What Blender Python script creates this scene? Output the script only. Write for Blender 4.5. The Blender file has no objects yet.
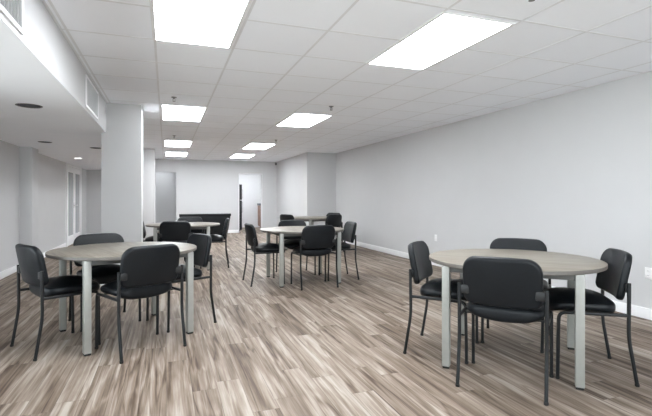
import bpy, bmesh, math, random
from mathutils import Vector, Matrix
PI = math.pi
rnd = random.Random(7)
SC = bpy.context.scene
COL = SC.collection
R = math.radians

# ------------------------------------------------------------------ materials
class NT:
    def __init__(s, name):
        s.m = bpy.data.materials.new(name); s.m.use_nodes = True
        s.t = s.m.node_tree; s.b = s.t.nodes['Principled BSDF']
    def n(s, typ, **kw):
        nd = s.t.nodes.new(typ)
        for k, v in kw.items(): setattr(nd, k, v)
        return nd
    def put(s, sock, v):
        if hasattr(v, 'is_output') or isinstance(v, bpy.types.NodeSocket): s.t.links.new(v, sock)
        else: sock.default_value = v
    def math(s, op, a, b=None, c=None, clamp=False):
        nd = s.n('ShaderNodeMath', operation=op, use_clamp=clamp)
        for i, v in enumerate((a, b, c)):
            if v is not None: s.put(nd.inputs[i], v)
        return nd.outputs[0]
    def comb(s, x, y, z):
        nd = s.n('ShaderNodeCombineXYZ')
        for i, v in enumerate((x, y, z)): s.put(nd.inputs[i], v)
        return nd.outputs[0]
    def obj_xyz(s):
        tc = s.n('ShaderNodeTexCoord'); sp = s.n('ShaderNodeSeparateXYZ')
        s.t.links.new(tc.outputs['Object'], sp.inputs[0])
        return tc.outputs['Object'], sp.outputs[0], sp.outputs[1], sp.outputs[2]
    def noise(s, vec, scale, detail=2.0, rough=.5, dist=0.0):
        nd = s.n('ShaderNodeTexNoise')
        s.put(nd.inputs['Vector'], vec); nd.inputs['Scale'].default_value = scale
        nd.inputs['Detail'].default_value = detail; nd.inputs['Roughness'].default_value = rough
        nd.inputs['Distortion'].default_value = dist
        return nd.outputs[0]
    def white(s, vec):
        nd = s.n('ShaderNodeTexWhiteNoise', noise_dimensions='3D'); s.put(nd.inputs['Vector'], vec)
        return nd.outputs[0]
    def ramp(s, fac, stops):
        nd = s.n('ShaderNodeValToRGB'); e = nd.color_ramp.elements
        while len(e) < len(stops): e.new(.5)
        for el, (p, c) in zip(e, stops): el.position = p; el.color = (*c, 1)
        s.put(nd.inputs[0], fac); return nd.outputs[0]
    def mix(s, fac, a, b, mode='MIX'):
        nd = s.n('ShaderNodeMix', data_type='RGBA', blend_type=mode)
        s.put(nd.inputs[0], fac)
        for sock, v in ((nd.inputs[6], a), (nd.inputs[7], b)):
            s.put(sock, (*v, 1) if isinstance(v, tuple) and len(v) == 3 else v)
        return nd.outputs[2]
    def bump(s, h, strength, dist=.002):
        nd = s.n('ShaderNodeBump'); nd.inputs['Strength'].default_value = strength
        nd.inputs['Distance'].default_value = dist; s.put(nd.inputs['Height'], h)
        s.t.links.new(nd.outputs[0], s.b.inputs['Normal'])
    def fin(s, col, rough, metal=0.0, spec=.5):
        s.put(s.b.inputs['Base Color'], (*col, 1) if isinstance(col, tuple) else col)
        s.put(s.b.inputs['Roughness'], rough); s.b.inputs['Metallic'].default_value = metal
        s.b.inputs['Specular IOR Level'].default_value = spec
        return s.m

def plain(name, col, rough=.5, metal=0.0, var=.06, scale=30, bump=0.0, spec=.5):
    k = NT(name); v, *_ = k.obj_xyz()
    f = k.noise(v, scale, 3)
    c = k.ramp(f, [(.25, tuple(x*(1-var) for x in col)), (.75, tuple(min(1, x*(1+var)) for x in col))])
    if bump: k.bump(k.noise(v, scale*8, 2), bump)
    return k.fin(c, rough, metal, spec)

def emit(name, col, strength):
    k = NT(name); v, x, y, z = k.obj_xyz()
    # lamp tubes behind a prismatic lens: soft lengthwise bands
    w = k.math('MULTIPLY_ADD', k.math('COSINE', k.math('MULTIPLY', x, 2*PI/.2)), .12, .9)
    k.put(k.b.inputs['Base Color'], (.8, .8, .8, 1))
    k.b.inputs['Roughness'].default_value = .4
    k.put(k.b.inputs['Emission Color'], (*col, 1))
    k.put(k.b.inputs['Emission Strength'], k.math('MULTIPLY', w, strength))
    return k.m

def floor_mat():
    k = NT('vinyl_plank'); v, x, y, z = k.obj_xyz()
    W, L = .152, 1.22
    px = k.math('DIVIDE', x, W); col = k.math('FLOOR', px)
    r1 = k.white(k.comb(col, 3.7, 0.5))
    py = k.math('ADD', k.math('DIVIDE', y, L), k.math('MULTIPLY', r1, 5.0)); row = k.math('FLOOR', py)
    rb = k.white(k.comb(col, row, 1.5)); rb2 = k.white(k.comb(col, row, 9.5))
    off = k.math('MULTIPLY', rb, 37.0)
    # narrower streaks that run inside each board
    my = lambda m: k.math('MULTIPLY', y, m)
    broad = k.noise(k.comb(x, my(.05), off), 14, 2, .5, .25)                       # wide tone bands
    strip = k.noise(k.comb(x, my(.016), k.math('ADD', off, 3.0)), 42, 3, .6, .2)      # long narrow strips
    grain = k.noise(k.comb(x, my(.030), off), 130, 4, .7, .2)
    cath = k.noise(k.comb(x, my(.20), k.math('ADD', off, 5.0)), 7, 2, .5, 1.8)       # cathedral figure
    rn = k.noise(k.comb(x, my(.055), k.math('ADD', off, 11.0)), 10, 2, .5, .5)
    ridge = k.math('SUBTRACT', 1.0, k.math('MULTIPLY', k.math('ABSOLUTE', k.math('SUBTRACT', rn, .5)), 26.0), clamp=True)
    rn2 = k.noise(k.comb(x, my(.06), k.math('ADD', off, 23.0)), 13, 1, .5, .4)
    pale = k.math('SUBTRACT', 1.0, k.math('MULTIPLY', k.math('ABSOLUTE', k.math('SUBTRACT', rn2, .56)), 20.0), clamp=True)
    val = k.math('MULTIPLY', k.math('SUBTRACT', broad, .5), 1.25)
    val = k.math('ADD', val, k.math('MULTIPLY', k.math('SUBTRACT', strip, .5), .75))
    val = k.math('ADD', val, k.math('MULTIPLY', k.math('SUBTRACT', grain, .5), .55))
    val = k.math('ADD', val, k.math('MULTIPLY', k.math('SUBTRACT', cath, .5), .38))
    val = k.math('ADD', val, k.math('MULTIPLY', k.math('SUBTRACT', rb2, .5), .20))
    val = k.math('SUBTRACT', val, k.math('MULTIPLY', ridge, .26))
    val = k.math('ADD', val, k.math('MULTIPLY', pale, .16))
    val = k.math('ADD', val, .52)
    c = k.ramp(val, [(.10, FD[0]), (.36, FD[1]), (.60, FD[2]), (.88, FD[3])])
    fx = k.math('FRACT', px); fy = k.math('FRACT', py)
    sx = k.math('LESS_THAN', k.math('MINIMUM', fx, k.math('SUBTRACT', 1.0, fx)), .0011/W)
    sy = k.math('LESS_THAN', k.math('MINIMUM', fy, k.math('SUBTRACT', 1.0, fy)), .0012/L)
    seam = k.math('MAXIMUM', sx, sy)
    c = k.mix(k.math('MULTIPLY', seam, .6), c, (.07, .055, .045))
    k.bump(k.math('SUBTRACT', grain, k.math('MULTIPLY', seam, .8)), .12, .002)
    return k.fin(c, k.math('MULTIPLY_ADD', grain, .18, .42), 0, .12)

def laminate(name, ang):
    k = NT(name); v, x, y, z = k.obj_xyz()
    ca, sa = math.cos(ang), math.sin(ang)
    u = k.math('ADD', k.math('MULTIPLY', x, ca), k.math('MULTIPLY', y, sa))
    w = k.math('SUBTRACT', k.math('MULTIPLY', y, ca), k.math('MULTIPLY', x, sa))
    a = k.noise(k.comb(k.math('MULTIPLY', u, .07), w, z), 24, 4, .6, .4)
    b = k.noise(k.comb(k.math('MULTIPLY', u, .05), w, 3.0), 80, 4, .6)
    val = k.math('ADD', k.math('MULTIPLY', a, .65), k.math('MULTIPLY', b, .4))
    c = k.ramp(val, [(.32, (.115, .099, .078)), (.52, (.205, .182, .148)), (.72, (.30, .272, .228))])
    return k.fin(c, .38, 0, .45)

def ceiling_mat():
    k = NT('ceiling_tile'); v, x, y, z = k.obj_xyz()
    cx = k.math('FLOOR', k.math('DIVIDE', k.math('SUBTRACT', x, GX0), GS))
    cy = k.math('FLOOR', k.math('DIVIDE', k.math('SUBTRACT', y, GY0), GSY))
    r = k.white(k.comb(cx, cy, .5))
    f = k.noise(v, 90, 4, .7)
    val = k.math('ADD', k.math('MULTIPLY', r, .35), k.math('MULTIPLY', f, .6))
    c = k.ramp(val, [(.2, (.89, .915, .96)), (.75, (.92, .945, .985))])
    k.bump(k.noise(v, 160, 3, .7), .25, .003)
    return k.fin(c, .9, 0, .2)

FD = [(.074, .051, .037), (.160, .121, .092), (.252, .203, .164), (.385, .337, .291)]
GX0, GS, GY0, GSY = -.085, .61, 3.755, .633
CZ = 2.447      # main ceiling
LZ = 2.05       # dropped ceiling along one side

M = dict(
    wall=plain('wall_paint', (.585, .585, .59), .75, var=.012, scale=3, bump=.04, spec=.3),
    soffit=plain('soffit_paint', (.92, .94, .98), .8, var=.012, scale=3, bump=.03, spec=.25),
    trim=plain('white_trim_paint', (.86, .86, .87), .4, var=.01, scale=4),
    floor=floor_mat(), ceil=ceiling_mat(),
    grid=plain('grid_metal', (.74, .75, .77), .5, var=.03, scale=12),
    fixture=plain('fixture_enamel', (.82, .82, .83), .4, var=.01),
    lens=emit('lens', (.92, .96, 1), 14),
    vinyl=plain('black_vinyl', (.0045, .006, .0078), .42, var=.2, scale=60, bump=.10, spec=.28),
    shell=plain('black_plastic', (.008, .0085, .009), .45, var=.1, scale=50, bump=.05),
    steel=plain('black_frame_paint', (.009, .010, .011), .36, var=.1, scale=40, spec=.35),
    glide=plain('black_rubber', (.008, .008, .008), .6, var=.1),
    leg=plain('silver_leg_paint', (.32, .32, .295), .38, metal=.25, var=.04, scale=25),
    underframe=plain('underframe_paint', (.10, .098, .09), .5, var=.05),
    edge=plain('edge_band', (.125, .112, .098), .45, var=.1, scale=20),
    lam=laminate('grey_oak_laminate', PI/2),
    grille=plain('grille_enamel', (.60, .605, .61), .5, var=.02),
    grille_back=plain('grille_shadow_grey', (.22, .22, .225), .6, var=.03),
    dark=plain('dark_void', (.03, .03, .032), .8, var=.1),
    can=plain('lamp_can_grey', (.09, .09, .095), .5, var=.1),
    plate=plain('switch_plate_plastic', (.84, .84, .84), .35, var=.01),
    slot=plain('socket_slot', (.08, .08, .08), .6, var=.05),
    brass=plain('sprinkler_metal', (.16, .16, .165), .35, metal=.7, var=.1),
    leather=plain('black_leather', (.006, .0075, .009), .5, var=.2, scale=14, bump=.08, spec=.25),
    fridge=plain('black_enamel', (.010, .011, .013), .35, var=.1),
    chrome=plain('brushed_steel', (.6, .6, .6), .3, metal=.9, var=.05),
    oak=plain('red_brown_wood', (.33, .20, .15), .5, var=.18, scale=16),
    counter=plain('dark_counter', (.045, .055, .08), .35, var=.15, scale=60),
    glass=plain('frosted_grey_glass', (.42, .43, .44), .25, var=.03, scale=4),
)

def clear_glass():
    k = NT('clear_glass'); nt = k.t
    tr = k.n('ShaderNodeBsdfTransparent'); gl = k.n('ShaderNodeBsdfGlossy'); mx = k.n('ShaderNodeMixShader'); fr = k.n('ShaderNodeFresnel')
    gl.inputs['Roughness'].default_value = .02; tr.inputs[0].default_value = (.95, .97, .96, 1)
    nt.links.new(fr.outputs[0], mx.inputs[0]); nt.links.new(tr.outputs[0], mx.inputs[1]); nt.links.new(gl.outputs[0], mx.inputs[2])
    nt.links.new(mx.outputs[0], nt.nodes['Material Output'].inputs[0]); return k.m
M['clear'] = clear_glass()

# ------------------------------------------------------------------ mesh helpers
def obj(name, bm, m, parent=None, smooth=True, ang=40):
    me = bpy.data.meshes.new(name)
    bmesh.ops.recalc_face_normals(bm, faces=bm.faces[:])
    if smooth:
        for f in bm.faces: f.smooth = True
        for e in bm.edges:
            if len(e.link_faces) == 2 and e.calc_face_angle(0) > R(ang): e.smooth = False
    bm.to_mesh(me); bm.free()
    me.materials.append(m if not isinstance(m, str) else M[m])
    o = bpy.data.objects.new(name, me); COL.objects.link(o)
    if parent: o.parent = parent
    return o

def box(bm, x0, x1, y0, y1, z0, z1, bev=0.0, seg=2, mat=None):
    r = bmesh.ops.create_cube(bm, size=1)
    vs = r['verts']
    for v in vs:
        v.co = Vector((x0 + (v.co.x+.5)*(x1-x0), y0 + (v.co.y+.5)*(y1-y0), z0 + (v.co.z+.5)*(z1-z0)))
    if bev > 0:
        es = list({e for v in vs for e in v.link_edges})
        r2 = bmesh.ops.bevel(bm, geom=es, offset=bev, segments=seg, affect='EDGES', profile=.5)
        vs = list({v for f in r2['faces'] for v in f.verts} | {v for v in vs if v.is_valid})
    if mat is not None:
        for v in vs: v.co = mat @ v.co
    return vs

def cyl(bm, c, r, z0, z1, n=24, r2=None):
    """upright ring body with caps"""
    r2 = r if r2 is None else r2
    a = [bm.verts.new((c[0]+r*math.cos(2*PI*i/n), c[1]+r*math.sin(2*PI*i/n), z0)) for i in range(n)]
    b = [bm.verts.new((c[0]+r2*math.cos(2*PI*i/n), c[1]+r2*math.sin(2*PI*i/n), z1)) for i in range(n)]
    for i in range(n): bm.faces.new((a[i], a[(i+1) % n], b[(i+1) % n], b[i]))
    bm.faces.new(a); bm.faces.new(b)

def lathe(bm, c, prof, n=40, close=False):
    """prof: (radius, z) list"""
    rings = []
    for r, z in prof:
        if r < 1e-6: rings.append([bm.verts.new((c[0], c[1], z))])
        else: rings.append([bm.verts.new((c[0]+r*math.cos(2*PI*i/n), c[1]+r*math.sin(2*PI*i/n), z)) for i in range(n)])
    prs = list(zip(rings, rings[1:]))
    if close: prs.append((rings[-1], rings[0]))
    for a, b in prs:
        for i in range(n):
            j = (i+1) % n
            if len(a) == 1 and len(b) == 1: continue
            if len(a) == 1: bm.faces.new((a[0], b[j], b[i]))
            elif len(b) == 1: bm.faces.new((a[i], a[j], b[0]))
            else: bm.faces.new((a[i], a[j], b[j], b[i]))

def fillet(pts, rad, n=5):
    out = [Vector(pts[0])]
    for i in range(1, len(pts)-1):
        p, a, b = Vector(pts[i]), Vector(pts[i-1]), Vector(pts[i+1])
        d1, d2 = (a-p), (b-p); r = min(rad, d1.length*.45, d2.length*.45)
        s, e = p+d1.normalized()*r, p+d2.normalized()*r
        for k in range(n+1):
            t = k/n; out.append((1-t)**2*s + 2*t*(1-t)*p + t*t*e)
    out.append(Vector(pts[-1])); return out

def tube(bm, pts, w, h=None, n=3, side=Vector((0, 1, 0)), round_=.35):
    """sweep a rounded-rectangle section (w across `side`, h the other way)"""
    h = w if h is None else h
    prof = []
    rr = min(w, h)*round_
    for cx, cy, a0 in ((1, 1, 0), (-1, 1, 90), (-1, -1, 180), (1, -1, 270)):
        for k in range(n+1):
            a = R(a0 + 90*k/n)
            prof.append((cx*(w/2-rr)+rr*math.cos(a), cy*(h/2-rr)+rr*math.sin(a)))
    rings = []
    P = [Vector(p) for p in pts]
    for i, p in enumerate(P):
        t = (P[min(i+1, len(P)-1)] - P[max(i-1, 0)]).normalized()
        s = (side - t*side.dot(t)).normalized(); u = t.cross(s)
        rings.append([bm.verts.new(p + s*a + u*b) for a, b in prof])
    N = len(prof)
    for a, b in zip(rings, rings[1:]):
        for i in range(N): bm.faces.new((a[i], a[(i+1) % N], b[(i+1) % N], b[i]))
    bm.faces.new(rings[0]); bm.faces.new(rings[-1])

def rrect(w, h, radii, n=7, bulge=0.0):
    """outline of a rounded rectangle; radii = (ur, ul, ll, lr); sides bulge outward a little"""
    pts = []
    for (cx, cy, a0), r in zip(((1, 1, 0), (-1, 1, 90), (-1, -1, 180), (1, -1, 270)), radii):
        for k in range(n+1):
            a = R(a0 + 90*k/n)
            pts.append((cx*(w/2-r)+r*math.cos(a), cy*(h/2-r)+r*math.sin(a)))
    # subdivide straight runs so that the pad can bend
    out = []
    for i, p in enumerate(pts):
        q = pts[(i+1) % len(pts)]; L = math.dist(p, q); m = max(1, int(L/.035))
        for k in range(m):
            t = k/m; x, y = p[0]+(q[0]-p[0])*t, p[1]+(q[1]-p[1])*t
            x2 = x*(1+bulge*(1-(2*y/h)**2)); y2 = y*(1+bulge*(1-(2*x/w)**2))
            out.append((x2, y2))
    return out

def pad(bm, outline, t0, t1, edge, fn, crown0=0.0, crown1=0.0):
    """upholstered pad: outline in (u,v); thickness from t0 to t1 along w; rounded rim of radius `edge`; fn maps (u,v,w)"""
    rings = []
    def ring(s, inset, w, crown, N=None):
        r = []
        for u, v in outline:
            L = math.hypot(u, v); k = max(0, (L-inset)/L)*s
            d = 1-s*s if s < 1 else 0
            r.append(bm.verts.new(fn(u*k, v*k, w + crown*d)))
        return r
    fr = [.18, .36, .54, .7, .84, .94]
    c0 = bm.verts.new(fn(0, 0, t0+crown0))
    for s in fr: rings.append(ring(s, edge, t0, crown0))
    m = 5
    for k in range(m+1):
        a = PI/2*k/m; rings.append(ring(1, edge*(1-math.sin(a)), t0+edge*(1-math.cos(a))*(1 if t1 > t0 else -1), 0))
    for k in range(m+1):
        a = PI/2*(1-k/m); rings.append(ring(1, edge*(1-math.sin(a)), t1-edge*(1-math.cos(a))*(1 if t1 > t0 else -1), 0))
    for s in reversed(fr): rings.append(ring(s, edge, t1, crown1))
    c1 = bm.verts.new(fn(0, 0, t1+crown1))
    N = len(outline)
    for i in range(N):
        bm.faces.new((c0, rings[0][(i+1) % N], rings[0][i]))
        bm.faces.new((c1, rings[-1][i], rings[-1][(i+1) % N]))
    for a, b in zip(rings, rings[1:]):
        for i in range(N): bm.faces.new((a[i], a[(i+1) % N], b[(i+1) % N], b[i]))

def B(): return bmesh.new()

def thing(name, label, cat, loc=(0, 0, 0), rz=0.0, group=None):
    o = bpy.data.objects.new(name, None); COL.objects.link(o)
    o.location = loc; o.rotation_euler = (0, 0, rz); o.empty_display_size = .1
    o['label'] = label; o['category'] = cat
    if group: o['group'] = group
    return o

def dup(root, loc, rz, label):
    r = root.copy(); COL.objects.link(r); r.location = loc; r.rotation_euler = (0, 0, rz); r['label'] = label
    for ch in list(root.children):
        c = ch.copy(); COL.objects.link(c); c.parent = r
        for g in list(ch.children):
            d = g.copy(); COL.objects.link(d); d.parent = c
    return r

def struct(name, bm, m, parent=None, label=None, smooth=True):
    o = obj(name, bm, m, parent, smooth)
    if parent is None:
        o['kind'] = 'structure'
        o['label'] = label or name.replace('_', ' '); o['category'] = name.split('_')[0]
    return o

# ------------------------------------------------------------------ the room
XR, XL, YB, YF = 4.49, -2.30, 15.30, -2.6
XS = -.74                                   # face of the dropped ceiling
JX, JY = 3.64, 11.70                       # boxed-out corner
bm = B(); box(bm, XL-.12, XR+.12, YF-.12, 18.2, -.08, 0); struct('floor', bm, 'floor', label='grey brown wood plank floor running the length of the room')
bm = B(); box(bm, XS, XR+.1, YF-.1, YB+.05, CZ, CZ+.06); struct('ceiling', bm, 'ceil', label='white suspended ceiling of square mineral tiles')
bm = B()
k = math.ceil((XS-GX0)/GS)
while GX0+k*GS < XR:
    x = GX0+k*GS; box(bm, x-.0095, x+.0095, YF, YB, CZ-.0012, CZ+.01); k += 1
k = math.ceil((YF-GY0)/GSY)
while GY0+k*GSY < YB:
    y = GY0+k*GSY; box(bm, XS, XR, y-.0095, y+.0095, CZ-.0014, CZ+.01); k += 1
box(bm, XR-.018, XR, YF, JY, CZ-.0018, CZ+.01); box(bm, JX, XR, JY-.018, JY, CZ-.0018, CZ+.01)
box(bm, XS, JX, YB-.018, YB, CZ-.0018, CZ+.01); box(bm, JX-.018, JX, JY, YB, CZ-.0018, CZ+.01)
box(bm, XS, XS+.018, YF, YB, CZ-.0018, CZ+.01)
struct('trim_1', bm, 'grid', label='thin white metal grid holding the ceiling tiles')

bm = B(); box(bm, XR, XR+.12, YF-.12, JY, 0, CZ+.06); struct('wall_right', bm, 'wall', label='long plain light grey wall with two outlets')
bm = B(); box(bm, JX, XR+.12, JY, YB+.12, 0, CZ+.06); struct('wall_corner', bm, 'wall', label='boxed-out corner standing proud of the long grey wall')
SY0, SY1, SZ0, SZ1 = -2.2, 4.2, .45, 1.98      # side windows added beside and behind the viewer to brighten the room
bm = B()
for r_ in ((YF-.12, SY0, 0, CZ+.06), (SY1, 18.2, 0, CZ+.06), (SY0, SY1, 0, SZ0), (SY0, SY1, SZ1, CZ+.06)): box(bm, XL-.12, XL, *r_)
struct('wall_left', bm, 'wall', label='light grey wall under the dropped ceiling')
bm = B(); WY = [SY0 + i*(SY1-SY0)/5 for i in range(6)]
for y in WY: box(bm, XL-.09, XL-.03, y-.025, y+.025, SZ0, SZ1)
box(bm, XL-.09, XL-.03, SY0, SY1, SZ0, SZ0+.05); box(bm, XL-.09, XL-.03, SY0, SY1, SZ1-.05, SZ1)
win = struct('window_added_2', bm, 'trim', label='row of added white framed side windows, out of view, for extra light')
for a, b_ in zip(WY, WY[1:]):
    b = B(); box(b, XL-.064, XL-.056, a+.025, b_-.025, SZ0+.05, SZ1-.05); obj('glass_pane', b, 'clear', win)
# unseen end behind the viewer: a wide window added to let light in
WX = [XL+.25 + i*(XR-XL-.5)/5 for i in range(6)]
bm = B()
box(bm, XL-.12, XR+.12, YF-.12, YF, 0, .25); box(bm, XL-.12, XR+.12, YF-.12, YF, 2.02, CZ+.06)
box(bm, XL-.12, XL+.25, YF-.12, YF, .25, 2.02); box(bm, XR-.25, XR+.12, YF-.12, YF, .25, 2.02)
struct('wall_front', bm, 'wall', label='wall around the added wide window at the near end of the room')
bm = B()
for x in WX: box(bm, x-.025, x+.025, YF-.09, YF-.03, .25, 2.02)
box(bm, WX[0], WX[-1], YF-.09, YF-.03, .25, .30); box(bm, WX[0], WX[-1], YF-.09, YF-.03, 1.97, 2.02)
win = struct('window_added_1', bm, 'trim', label='added wide white framed window at the unseen near end, for extra light')
for a, b_ in zip(WX, WX[1:]):
    b = B(); box(b, a+.025, b_-.025, YF-.064, YF-.056, .30, 1.97); obj('glass_pane', b, 'clear', win)
# wall at the far end with an open recess and a doorway
RX0, RX1, RZ = -.32, .30, 2.03
DX0, DX1, DZ = 2.32, 3.125, 2.02
bm = B(); T = .12
for x0, x1, z0 in ((XL, RX0, 0), (RX0, RX1, RZ), (RX1, DX0, 0), (DX0, DX1, DZ), (DX1, JX, 0)):
    box(bm, x0, x1, YB, YB+T, z0, CZ+.06)
bmesh.ops.remove_doubles(bm, verts=bm.verts[:], dist=1e-5)
struct('wall_back', bm, 'wall', label='pale far wall with an open passage and a doorway')
# passage behind the recess
bm = B(); box(bm, -.95, .55, 16.9, 17.02, 0, 2.35); box(bm, RX1+.02, RX1+.14, YB+T, 16.9, 0, 2.35)
box(bm, -.95, -.83, YB+T, 16.9, 0, 2.35)
struct('wall_passage', bm, 'wall', label='grey walls inside the open passage')
bm = B(); box(bm, -.95, .55, YB+T, 17.02, 2.30, 2.36); struct('ceiling_passage', bm, 'soffit', label='low ceiling inside the open passage')
# kitchenette behind the doorway
bm = B(); box(bm, 1.35, 4.4, 18.0, 18.12, 0, 2.4); box(bm, 1.35, 1.47, YB+T, 18.0, 0, 2.4); box(bm, 4.28, 4.4, YB+T, 18.0, 0, 2.4)
struct('wall_kitchenette', bm, 'trim', label='bright white walls of the room beyond the doorway')
bm = B(); box(bm, 1.35, 4.4, YB+T, 18.12, 2.36, 2.42); struct('ceiling_kitchenette', bm, 'soffit', label='ceiling of the room beyond the doorway')
# door casing
bm = B()
for x0, x1, z0, z1 in ((DX0-.004, DX0+.02, 0, DZ), (DX1-.02, DX1+.004, 0, DZ), (DX0+.02, DX1-.02, DZ-.02, DZ)):
    box(bm, x0, x1, YB-.006, YB+T+.006, z0, z1, .003, 1)
struct('trim_2', bm, 'trim', label='white jamb lining of the far doorway')

# dropped ceiling with holes for its downlights
DOWN = [(-1.19, 4.79, .108, False), (-1.74, 7.84, .095, False), (-1.13, 8.49, .095, False), (-1.78, 10.78, .095, True)]
bm = B(); es = []
def loop(pts):
    vs = [bm.verts.new((x, y, LZ)) for x, y in pts]
    for i in range(len(vs)): es.append(bm.edges.new((vs[i], vs[(i+1) % len(vs)])))
loop([(XL, YF), (XS, YF), (XS, YB), (XL, YB)])
for x, y, r, on in DOWN: loop([(x+r*.86*math.cos(2*PI*i/32), y+r*.86*math.sin(2*PI*i/32)) for i in range(32)])
bmesh.ops.triangle_fill(bm, use_beauty=True, use_dissolve=False, edges=es)
struct('ceiling_dropped', bm, 'soffit', label='lower plain ceiling panel with round downlights', smooth=False)
bm = B(); box(bm, XS-.06, XS, YF, YB, LZ+.003, CZ); struct('wall_soffit', bm, 'wall', label='vertical face of the dropped ceiling with air grilles')

# pillars and pilaster
def pillar(name, x0, x1, y0, y1, z1, label):
    bm = B(); box(bm, x0, x1, y0, y1, 0, z1, .004, 2)
    o = struct(name, bm, 'wall', label=label); o['category'] = 'pillar'
    b2 = B(); box(b2, x0-.012, x1+.012, y0-.012, y1+.012, 0, .105, .004, 1); obj('baseboard', b2, 'trim', o)
pillar('pillar', -.80, -.315, 6.47, 6.93, CZ, 'square grey pillar rising behind a round table to the ceiling')
pillar('pillar', -.80, -.28, 12.2, 12.66, CZ, 'further square pillar mostly hidden behind the first')
pillar('pillar', XL-.02, -2.12, 8.70, 9.10, LZ, 'shallow pilaster on the wall under the dropped ceiling')

# baseboards
def base(name, pts, label):
    """pts: straight runs (x0,x1,y0,y1) of board boxes"""
    bm = B()
    for r_ in pts:
        box(bm, *r_, 0, .108, .005, 2)
    struct(name, bm, 'trim', label=label)
base('baseboard_right', [(XR-.016, XR+.01, YF, JY)], 'white baseboard along the long grey wall')
base('baseboard_corner', [(JX-.016, XR, JY-.016, JY+.01), (JX-.016, JX+.01, JY, YB)], 'white baseboard around the boxed-out corner')
base('baseboard_back', [(XL, RX0, YB-.016, YB+.01), (RX1, DX0-.004, YB-.016, YB+.01), (DX1+.004, JX, YB-.016, YB+.01)], 'white baseboard along the far wall')
base('baseboard_left', [(XL-.01, XL+.016, YF, 8.69), (XL-.01, XL+.016, 9.11, 12.3), (XL-.01, XL+.016, 14.35, YB)], 'white baseboard under the dropped ceiling')

# glazed double door in the left wall
bm = B()
for y0, y1, z0, z1 in ((12.31, 12.40, 0, 2.04), (14.22, 14.31, 0, 2.04), (12.40, 14.22, 1.98, 2.04)):
    box(bm, XL-.02, XL+.03, y0, y1, z0, z1, .004, 1)
door = struct('door_1', bm, 'trim', label='white glazed double door at the end of the side wall'); 
for y0, y1, hy in ((12.41, 13.30, 13.22), (13.315, 14.21, 13.39)):
    b = B()
    for a0, a1, z0, z1 in ((y0, y0+.12, .01, 1.975), (y1-.12, y1, .01, 1.975), (y0+.12, y1-.12, .01, .24), (y0+.12, y1-.12, 1.84, 1.975)):
        box(b, XL-.015, XL+.02, a0, a1, z0, z1, .003, 1)
    lf = obj('door_leaf', b, 'trim', door)
    b = B(); box(b, XL-.012, XL+.004, y0+.12, y1-.12, .24, 1.84); g = obj('glass_pane', b, 'glass', lf); g['label'] = 'frosted grey glass'
    b = B(); tube(b, fillet([(XL+.02, hy, 1.0), (XL+.06, hy, 1.0), (XL+.06, hy-.09*(1 if hy < 13.3 else -1), 1.0)], .02), .016, side=Vector((0, 0, 1)))
    box(b, XL+.018, XL+.026, hy-.022, hy+.022, .93, 1.07, .004, 1); obj('handle', b, 'chrome', lf)

# ------------------------------------------------------------------ ceiling fixtures
def make_light(w=.558, l=1.188):
    t = thing('ceiling_light', '', 'ceiling light')
    b = B(); W, L = GS/2+.0, 1.22/2
    for x0, x1, y0, y1 in ((-W, -w/2, -L, L), (w/2, W, -L, L), (-w/2, w/2, -L, -l/2), (-w/2, w/2, l/2, L)):
        box(b, x0, x1, y0, y1, -.004, .004)
    obj('frame', b, 'fixture', t)
    b = B(); box(b, -w/2, w/2, -l/2, l/2, -.0036, .002, 0)
    obj('diffuser', b, 'lens', t); t['group'] = 'fluorescent ceiling panels'
    return t
LX0, LX1 = GX0+GS/2, GX0+3.5*GS
spots = [(LX0-.016, GY0-.61, 'large lit ceiling panel cut by the frame edge, beside the dropped ceiling'),
         (LX1-.008, GY0-.605, 'large lit ceiling panel over the open side of the room near a sprinkler'),
         (LX0+.01, 6.94, 'lit ceiling panel just past the square pillar'),
         (LX1+.02, 6.92, 'lit ceiling panel above the middle round table'),
         (LX0+.03, 10.86, 'small distant lit panel, second beyond the pillar'),
         (LX1+.05, 10.76, 'distant lit panel, second beyond the big one over the open side'),
         (LX0+.05, 13.5, 'furthest lit panel in the row beside the pillar'),
         (LX1+.09, 13.45, 'furthest lit panel in the row nearer the long wall'),
         (LX0, -.66, 'added unseen lit panel overhead, row beside the dropped ceiling'),  # this panel and the next are out of view, added for more light
         (LX1, -.66, 'added unseen lit panel overhead, row over the open side')]
L0 = make_light()
for i, (x, y, lab) in enumerate(spots):
    if i == 0: L0.location = (x, y, CZ-.0035); L0['label'] = lab
    else: dup(L0, (x, y, CZ-.0035), 0, lab)
# small lights of the two rooms behind the far wall
def small_light(x, y, z, w, l, lab):
    t = thing('ceiling_light', lab, 'ceiling light', (x, y, z))
    b = B()
    for x0, x1, y0, y1 in ((-w/2-.02, -w/2, -l/2-.02, l/2+.02), (w/2, w/2+.02, -l/2-.02, l/2+.02), (-w/2, w/2, -l/2-.02, -l/2), (-w/2, w/2, l/2, l/2+.02)):
        box(b, x0, x1, y0, y1, -.01, 0, .002, 1)
    obj('frame', b, 'fixture', t)
    b = B(); box(b, -w/2, w/2, -l/2, l/2, -.007, 0); obj('diffuser', b, 'lens', t)
small_light(2.95, 16.7, 2.36, .45, .95, 'lit panel in the bright room beyond the doorway')
small_light(-.25, 16.35, 2.30, .30, .30, 'small lit panel inside the open passage')

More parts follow.
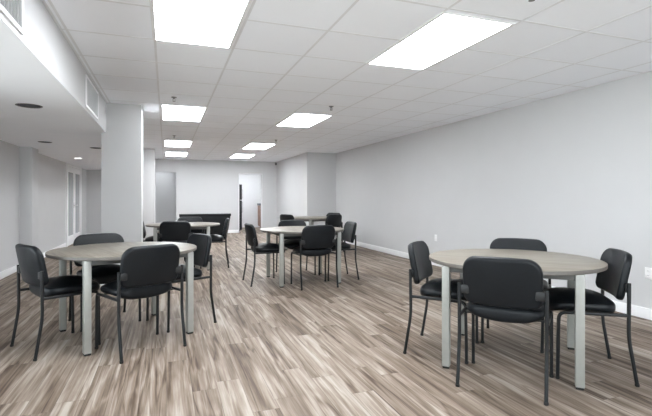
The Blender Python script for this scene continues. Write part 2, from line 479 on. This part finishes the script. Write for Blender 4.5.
labs = ['large dark unlit downlight in the dropped ceiling, closest to the grilles',
        'dark unlit downlight in the dropped ceiling by the wall pilaster',
        'dark unlit downlight in the dropped ceiling next to the pillar edge',
        'small glowing downlight in the dropped ceiling near the double door']
M['bulb'] = emit('bulb', (1, .98, .95), 8)
for (x, y, r, on), lab in zip(DOWN, labs):
    t = thing('downlight', lab, 'downlight', (x, y, LZ), 0, 'recessed downlights in the dropped ceiling')
    b = B(); lathe(b, (0, 0), [(r*.86, .004), (r*.86, -.003), (r*.93, -.005), (r, -.002), (r, 0)], 36)
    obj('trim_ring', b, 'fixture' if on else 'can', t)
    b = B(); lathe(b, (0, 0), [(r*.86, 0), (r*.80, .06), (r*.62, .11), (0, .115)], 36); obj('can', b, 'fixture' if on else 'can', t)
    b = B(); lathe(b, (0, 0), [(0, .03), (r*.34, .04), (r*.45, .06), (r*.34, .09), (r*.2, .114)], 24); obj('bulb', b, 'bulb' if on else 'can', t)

# sprinklers
spr = [(2.08, 2.12, 'dark pendant sprinkler head beside the big panel, nearest of all'), (.09, 5.84, 'tiny sprinkler head in front of the panel past the pillar'),
       (.15, 9.45, 'tiny sprinkler head before the second panel beyond the pillar'), (2.12, 5.71, 'tiny sprinkler head in front of the panel above the middle table'),
       (2.23, 9.43, 'tiny distant sprinkler head before the second open-side panel')]
def make_sprinkler():
    t = thing('sprinkler', '', 'sprinkler', group='ceiling sprinkler heads')
    b = B(); lathe(b, (0, 0), [(0, 0), (.034, 0), (.030, -.006), (.014, -.009), (0, -.009)], 24); obj('escutcheon', b, 'brass', t)
    b = B(); cyl(b, (0, 0), .010, -.024, -.007, 12)
    for s in (-1, 1): tube(b, fillet([(s*.009, 0, -.020), (s*.017, 0, -.032), (s*.010, 0, -.046), (0, 0, -.050)], .006, 3), .005)
    cyl(b, (0, 0), .003, -.046, -.022, 8); obj('body', b, 'brass', t)
    b = B(); lathe(b, (0, 0), [(0, -.049), (.018, -.050), (.019, -.052), (0, -.053)], 16); obj('deflector', b, 'brass', t)
    return t
s0 = make_sprinkler()
for i, (x, y, lab) in enumerate(spr):
    if i == 0: s0.location = (x, y, CZ); s0['label'] = lab
    else: dup(s0, (x, y, CZ), 0, lab)
# dark sensor in the far upper corner
t = thing('motion_sensor', 'small dark sensor high in the far corner of the room', 'sensor', (JX-.035, 15.255, CZ-.07), R(135))
b = B(); box(b, -.03, .03, -.02, .02, -.04, .04, .010, 3); obj('housing', b, 'can', t)
b = B(); lathe(b, (0, -.03), [(0, -.03), (.014, -.024), (.018, 0), (.014, .02), (0, .026)], 16); obj('lens_dome', b, 'slot', t)

# air grilles on the soffit face
def grille(y0, y1, z0, z1, lab):
    cy, cz = (y0+y1)/2, (z0+z1)/2; w, h = y1-y0, z1-z0
    t = thing('air_grille', lab, 'air grille', (XS, cy, cz), 0, 'air grilles on the dropped ceiling face')
    b = B()
    for a0, a1, c0, c1 in ((-w/2, -w/2+.028, -h/2, h/2), (w/2-.028, w/2, -h/2, h/2), (-w/2+.028, w/2-.028, -h/2, -h/2+.028), (-w/2+.028, w/2-.028, h/2-.028, h/2)):
        box(b, 0, .012, a0, a1, c0, c1, .003, 1)
    obj('frame', b, 'fixture', t)
    b = B(); box(b, .0005, .002, -w/2+.02, w/2-.02, -h/2+.02, h/2-.02); obj('backing', b, 'grille_back', t)
    n = int((w-.06)/.05)
    for i in range(n):
        y = -w/2+.03+(i+.5)*(w-.06)/n
        b = B(); box(b, -.006, .006, -.001, .001, -h/2+.028, h/2-.028, mat=Matrix.Translation((.0075, y, 0)) @ Matrix.Rotation(R(-4), 4, 'Z'))
        obj('slat', b, 'grille', t)
    return t
grille(2.06, 2.84, 2.085, 2.42, 'white slatted air grille at the frame edge on the dropped ceiling face')
grille(4.86, 5.66, 2.085, 2.40, 'white slatted air grille on the dropped ceiling face before the pillar')

# outlets
def outlet(x, y, z, face, lab):
    t = thing('wall_outlet', lab, 'outlet', (x, y, z), 0, 'white outlet plates low on the walls')
    s = face
    b = B(); box(b, min(0, s*.006), max(0, s*.006), -.036, .036, -.058, .058, .0025, 2); obj('plate', b, 'plate', t)
    for dz in (-.022, .022):
        b = B(); box(b, min(s*.005, s*.008), max(s*.005, s*.008), -.017, .017, dz-.014, dz+.014, .0012, 2); k_ = obj('socket', b, 'plate', t)
        b = B()
        for dy in (-.006, .006): box(b, min(s*.0078, s*.0084), max(s*.0078, s*.0084), dy-.0012, dy+.0012, dz-.004, dz+.006)
        q = obj('slots', b, 'slot', k_)
outlet(XR, 3.075, .455, -1, 'white outlet plate low on the long wall behind the chair by the frame edge')
outlet(XR, 6.77, .49, -1, 'white outlet plate on the long wall well past the nearest round table')
outlet(XL, 7.72, .46, 1, 'white outlet plate on the side wall under the dropped ceiling')

# ------------------------------------------------------------------ tables
def make_table():
    t = thing('round_table', '', 'table', group='round four-leg tables')
    Rt, H1, th = .609, .750, .027
    b = B(); lathe(b, (0, 0), [(0, H1), (Rt-.004, H1), (Rt-.001, H1-.0015)], 96)
    # underside and core
    lathe(b, (0, 0), [(Rt-.003, H1-th), (0, H1-th)], 96)
    tp = obj('tabletop', b, 'lam', t)
    b = B(); lathe(b, (0, 0), [(Rt-.001, H1-.0015), (Rt, H1-.003), (Rt, H1-th+.003), (Rt-.003, H1-th)], 96)
    e = obj('edge_band', b, 'edge', tp)
    h = .412
    b = B()
    for s in (-1, 1):
        box(b, -h+.02, h-.02, s*h-.014, s*h+.014, H1-th-.042, H1-th-.001, .002, 1)
        box(b, s*h-.014, s*h+.014, -h+.02, h-.02, H1-th-.042, H1-th-.001, .002, 1)
    box(b, -h, h, -.02, .02, H1-th-.03, H1-th-.001, .002, 1)
    obj('apron', b, 'underframe', t)
    for sx in (-1, 1):
        for sy in (-1, 1):
            b = B(); box(b, sx*h-.0265, sx*h+.0265, sy*h-.0265, sy*h+.0265, .016, H1-th-.0005, .004, 3)
            lg = obj('leg', b, 'leg', t)
            b = B(); box(b, sx*h-.023, sx*h+.023, sy*h-.023, sy*h+.023, 0, .0165, .004, 2); g = obj('glide', b, 'glide', lg); g['label'] = 'black foot glide'
    return t
T1, T2, T3, T5, T4 = (2.448, 2.685), (-.342, 4.355), (1.866, 6.24), (.28, 8.05), (3.13, 9.73)
tabs = [(T1, 45, 'round wood-topped table nearest the wall outlets, fully in view at the front'),
        (T2, 22, 'round wood-topped table in front of the square pillar'),
        (T3, 0, 'round wood-topped table in the middle of the room'),
        (T5, -5, 'distant round table between the pillar and the black settee'),
        (T4, 25.3, 'furthest round table, by the boxed-out wall corner')]
tb = make_table()
for i, (c, a, lab) in enumerate(tabs):
    a = R(a)
    if i == 0: tb.location = (c[0], c[1], 0); tb.rotation_euler = (0, 0, a); tb['label'] = lab
    else: dup(tb, (c[0], c[1], 0), a, lab)

# ------------------------------------------------------------------ chairs  (local: faces +X, origin on the floor under the seat)
def make_chair():
    t = thing('side_chair', '', 'chair', group='black armless side chairs')
    # seat cushion
    out = rrect(.412, .468, (.085, .085, .095, .095), 7, .014)       # (u = x, v = y): the first two radii are +y corners
    def seat(u, v, w):
        x, y = u+.042, v
        z = .462 + w
        z += .012*(1-(v/.236)**2)*(1 if w > .022 else 0)
        bow = (1-(v/.236)**2)
        z -= (.040*bow + .004) * (1-w/.044)                     # bowed underside
        z -= .016*max(0, (u-.09)/.105)**2                      # front edge rolls down
        z -= .010*(1-abs(u)/.215)*(w/.044)*bow                 # slight dish
        return (x, y, z)
    b = B(); pad(b, out, 0.0, .044, .021, seat, -.004, .026)
    obj('seat', b, 'vinyl', t)
    # back pad, wrapped round the sitter and leaning back
    out = rrect(.478, .302, (.085, .085, .045, .045), 8, .012)      # (u across, v up)
    tilt = R(11)
    def back(u, v, w):
        # w: 0 rear face .. .052 front face
        bend = .034*(u/.235)**2
        d = w + bend
        y = u*(1-.03*(u/.235)**2)
        x = -.243 + d*math.cos(tilt) - (v+.045)*math.sin(tilt)
        z = .672 + v*math.cos(tilt) + d*math.sin(tilt) + .012*(1-(u/.235)**2)*(v > 0)*(v/.146)
        return (x, y, z)
    b = B(); pad(b, out, 0.0, .048, .021, back, -.006, .010)
    obj('backrest', b, 'vinyl', t)
    # legs
    for s in (-1, 1):
        y = s*.254
        b = B(); tube(b, fillet([(-.212, y, .655), (-.209, y, .30), (-.256, y, .012)], .07, 6), .022, .022)
        lg = obj('leg', b, 'steel', t)
        b = B(); lathe(b, (-.257, y), [(0, 0), (.0125, 0), (.0135, .003), (.0135, .016), (0, .018)], 14); obj('glide', b, 'glide', lg)
        b = B(); tube(b, fillet([(.204, y, .012), (.200, y, .30), (.196, y, .443), (.10, y, .445), (-.202, y, .447)], .045, 6), .022, .022)
        lg = obj('leg', b, 'steel', t)
        b = B(); lathe(b, (.204, y), [(0, 0), (.0125, 0), (.0135, .003), (.0135, .016), (0, .018)], 14); obj('glide', b, 'glide', lg)
    # frame under the seat: cross bars and plates
    b = B()
    for x in (-.10, .12):
        tube(b, fillet([(x, -.248, .445), (x, -.19, .444), (x, -.12, .418), (x, .12, .418), (x, .19, .444), (x, .248, .445)], .04, 4), .026, .008, side=Vector((1, 0, 0)))
    obj('seat_frame', b, 'steel', t)
    # brackets that hold the back to the uprights
    for s in (-1, 1):
        b = B(); box(b, -.221, -.194, s*.219-.026, s*.219+.026, .590, .645, .005, 2)
        obj('back_bracket', b, 'shell', t)
    return t
ch0 = make_chair(); n_ch = [0]
def chair(mid, face, lab):
    """mid: floor point midway between the rear feet, face: heading in degrees"""
    a = R(face); x, y = mid[0]+.257*math.cos(a), mid[1]+.257*math.sin(a)
    if n_ch[0] == 0: ch0.location = (x, y, 0); ch0.rotation_euler = (0, 0, a); ch0['label'] = lab
    else: dup(ch0, (x, y, 0), a, lab)
    n_ch[0] += 1
def around(c, deg, d=.73, turn=0, dx=0, dy=0):
    a = R(deg); return (c[0]+d*math.cos(a)+dx, c[1]+d*math.sin(a)+dy), deg+180+turn
chair((1.912, 2.200), 40.1, 'black chair seen squarely from behind at the front table by the outlets')
chair((1.917, 3.210), -46.6, 'black chair in profile at the front table, on its open-floor side')
chair((2.973, 2.216), 144.9, 'black chair between the front table and the outlet on the long wall')
chair(*around(T1, 45, .74, 0, .0, -.02), 'black chair behind the front table, only its upper back above the tabletop')
chair((-.082, 3.668), 118, 'black chair seen from behind at the table in front of the pillar')
chair((-1.043, 4.035), 31.4, 'black chair at the pillar table beside the side wall, turned three-quarter')
chair(*around(T2, 22, .745), 'black chair at the pillar table on its far side toward the open aisle')
chair(*around(T2, 112, .73, 0, -.035, 0), 'black chair behind the pillar table, its back rising over the tabletop against the pillar')
chair((1.908, 5.56), 91.7, 'black chair seen from behind at the middle table')
chair((1.068, 6.265), 3, 'black chair in profile at the middle table, on the side toward the aisle')
chair((2.672, 6.250), 176, 'black chair at the middle table on the side toward the long wall')
chair(*around(T3, 90, .79, 0, .06, .02), 'black chair behind the middle table, rounded back just over the tabletop')
chair((.125, 7.295), 82, 'black chair seen from behind at the distant table past the pillar')
chair((-.43, 8.13), 0.5, 'black chair edge-on beside the pillar at the distant table')
chair((1.04, 8.02), 172.6, 'black chair edge-on in front of the settee, at the distant table')
chair((.425, 8.84), 265, 'black chair between the distant table and the settee')
chair(*around(T4, 203, .77, 2, .02, .02), 'small far black chair at the furthest table, on the aisle side')
chair(*around(T4, 295.3, .77), 'small far black chair seen from behind at the furthest table')
chair(*around(T4, 25.3, .77), 'small far black chair at the furthest table against the wall corner')

# ------------------------------------------------------------------ settee before the far wall
def settee(x, y, rz):
    t = thing('settee', 'low black upholstered settee with flared ends near the far wall', 'settee', (x, y, 0), rz)
    W, Hh = 1.40, .735
    # back panel facing the room: leaning, wider at the top, with rolled top rail
    b = B()
    vs = box(b, -.5, .5, -.05, .05, 0, 1, .02, 3)
    for v in b.verts:
        k = v.co.z
        v.co = Vector((v.co.x*(W-.24+.24*k**1.3), v.co.y - .30 - .05*k, .012 + k*(Hh-.012)))
    obj('backrest', b, 'leather', t)
    b = B(); tube(b, [(-W/2, -.355, Hh-.02), (-W/4, -.357, Hh-.02), (0, -.357, Hh-.02), (W/4, -.357, Hh-.02), (W/2, -.355, Hh-.02)], .11, .07, n=5, side=Vector((0, 1, 0)), round_=.48)
    obj('top_rail', b, 'leather', t)
    b = B(); box(b, -.55, .55, -.26, .34, .10, .30, .025, 3); obj('base', b, 'leather', t)
    for s in (-1, 1):
        b = B(); box(b, s*.252-.245, s*.252+.245, -.24, .36, .295, .43, .045, 4); obj('seat_cushion', b, 'leather', t)
        b = B(); vs = box(b, -.06, .06, -.30, .34, .10, .56, .035, 4)
        for v in b.verts: v.co.x += s*(.53 + .09*(v.co.z/.56))
        obj('arm', b, 'leather', t)
        for yy in (-.26, .28):
            b = B(); cyl(b, (s*.48, yy), .022, 0, .105, 14, .030); obj('leg', b, 'steel', t)
settee(1.03, 13.22, R(0))

# kitchenette behind the doorway
t = thing('refrigerator', 'tall black refrigerator half hidden by the doorway jamb', 'refrigerator', (2.40, 16.2, 0), 0)
b = B(); box(b, -.62, .06, -.34, .34, .03, 1.67, .012, 2); obj('body', b, 'fridge', t)
for z0, z1 in ((.06, 1.10), (1.12, 1.665)):
    b = B(); box(b, .065, .12, -.34, .34, z0, z1, .012, 2); d_ = obj('door', b, 'fridge', t)
    hz = (z1-.42, z1-.06) if z0 < 1 else (z0+.06, z0+.36)
    b = B(); tube(b, fillet([(.118, -.28, hz[0]), (.155, -.28, hz[0]), (.155, -.28, hz[1]), (.118, -.28, hz[1])], .02), .018); obj('handle', b, 'chrome', d_)
for sx in (-.5, 0):
    for sy in (-.28, .28):
        b = B(); cyl(b, (sx, sy), .02, 0, .035, 10); obj('foot', b, 'glide', t)
t = thing('base_cabinet', 'brown wood cabinet with dark counter edge glimpsed through the doorway', 'cabinet', (3.50, 17.1, 0), 0)
b = B(); box(b, -.10, .77, -.30, .30, .09, .90, .004, 1); box(b, -.04, .77, -.28, .28, 0, .09); obj('body', b, 'oak', t)
for y0, y1 in ((-.295, -.005), (.005, .295)):
    b = B(); box(b, -.118, -.1, y0, y1, .11, .88, .004, 1); box(b, -.122, -.117, y0+.05, y1-.05, .16, .83, .002, 1); d_ = obj('door', b, 'oak', t)
    b = B(); lathe(b, (-.13, (y0+y1)/2), [(0, .79), (.012, .795), (.012, .805), (0, .81)], 12); obj('knob', b, 'chrome', d_)
t2 = B(); box(t2, 3.50-.135, 3.50+.775, 17.1-.33, 17.1+.33, .90, .975, .008, 2)
o = obj('countertop', t2, 'counter'); o['label'] = 'dark countertop on the brown cabinet beyond the doorway'; o['category'] = 'countertop'

# ------------------------------------------------------------------ camera, world, view
cam = bpy.data.cameras.new('camera'); co = bpy.data.objects.new('camera', cam); COL.objects.link(co)
co.location = (0, 0, 1.204); co.rotation_euler = (R(90), 0, R(-19.7))
cam.sensor_width = 36; cam.lens = 446/652*36; cam.shift_y = -10.5/652; cam.clip_start = .05
SC.camera = co
w = bpy.data.worlds.new('world'); SC.world = w; w.use_nodes = True
nt = w.node_tree; bg = nt.nodes['Background']
# invented daylight for the added windows, brighter below the horizon to lift the ceilings
tc = nt.nodes.new('ShaderNodeTexCoord'); sp = nt.nodes.new('ShaderNodeSeparateXYZ'); rp = nt.nodes.new('ShaderNodeValToRGB')
mp = nt.nodes.new('ShaderNodeMapRange'); mp.inputs[1].default_value = -1; mp.inputs[2].default_value = 1
nt.links.new(tc.outputs['Generated'], sp.inputs[0]); nt.links.new(sp.outputs[2], mp.inputs[0]); nt.links.new(mp.outputs[0], rp.inputs[0])
e = rp.color_ramp.elements
e[0].position = .44; e[0].color = (.93, .97, 1, 1); e[1].position = .54; e[1].color = (.80, .86, .94, 1)
nt.links.new(rp.outputs[0], bg.inputs[0]); bg.inputs[1].default_value = 3.6
SC.view_settings.view_transform = 'Standard'; SC.view_settings.look = 'None'
SC.view_settings.gamma = 1; SC.view_settings.exposure = 1.1
try: SC.view_settings.use_curve_mapping = False
except Exception: pass
c = SC.cycles
c.use_denoising = True; c.max_bounces = 16; c.diffuse_bounces = 10; c.glossy_bounces = 4
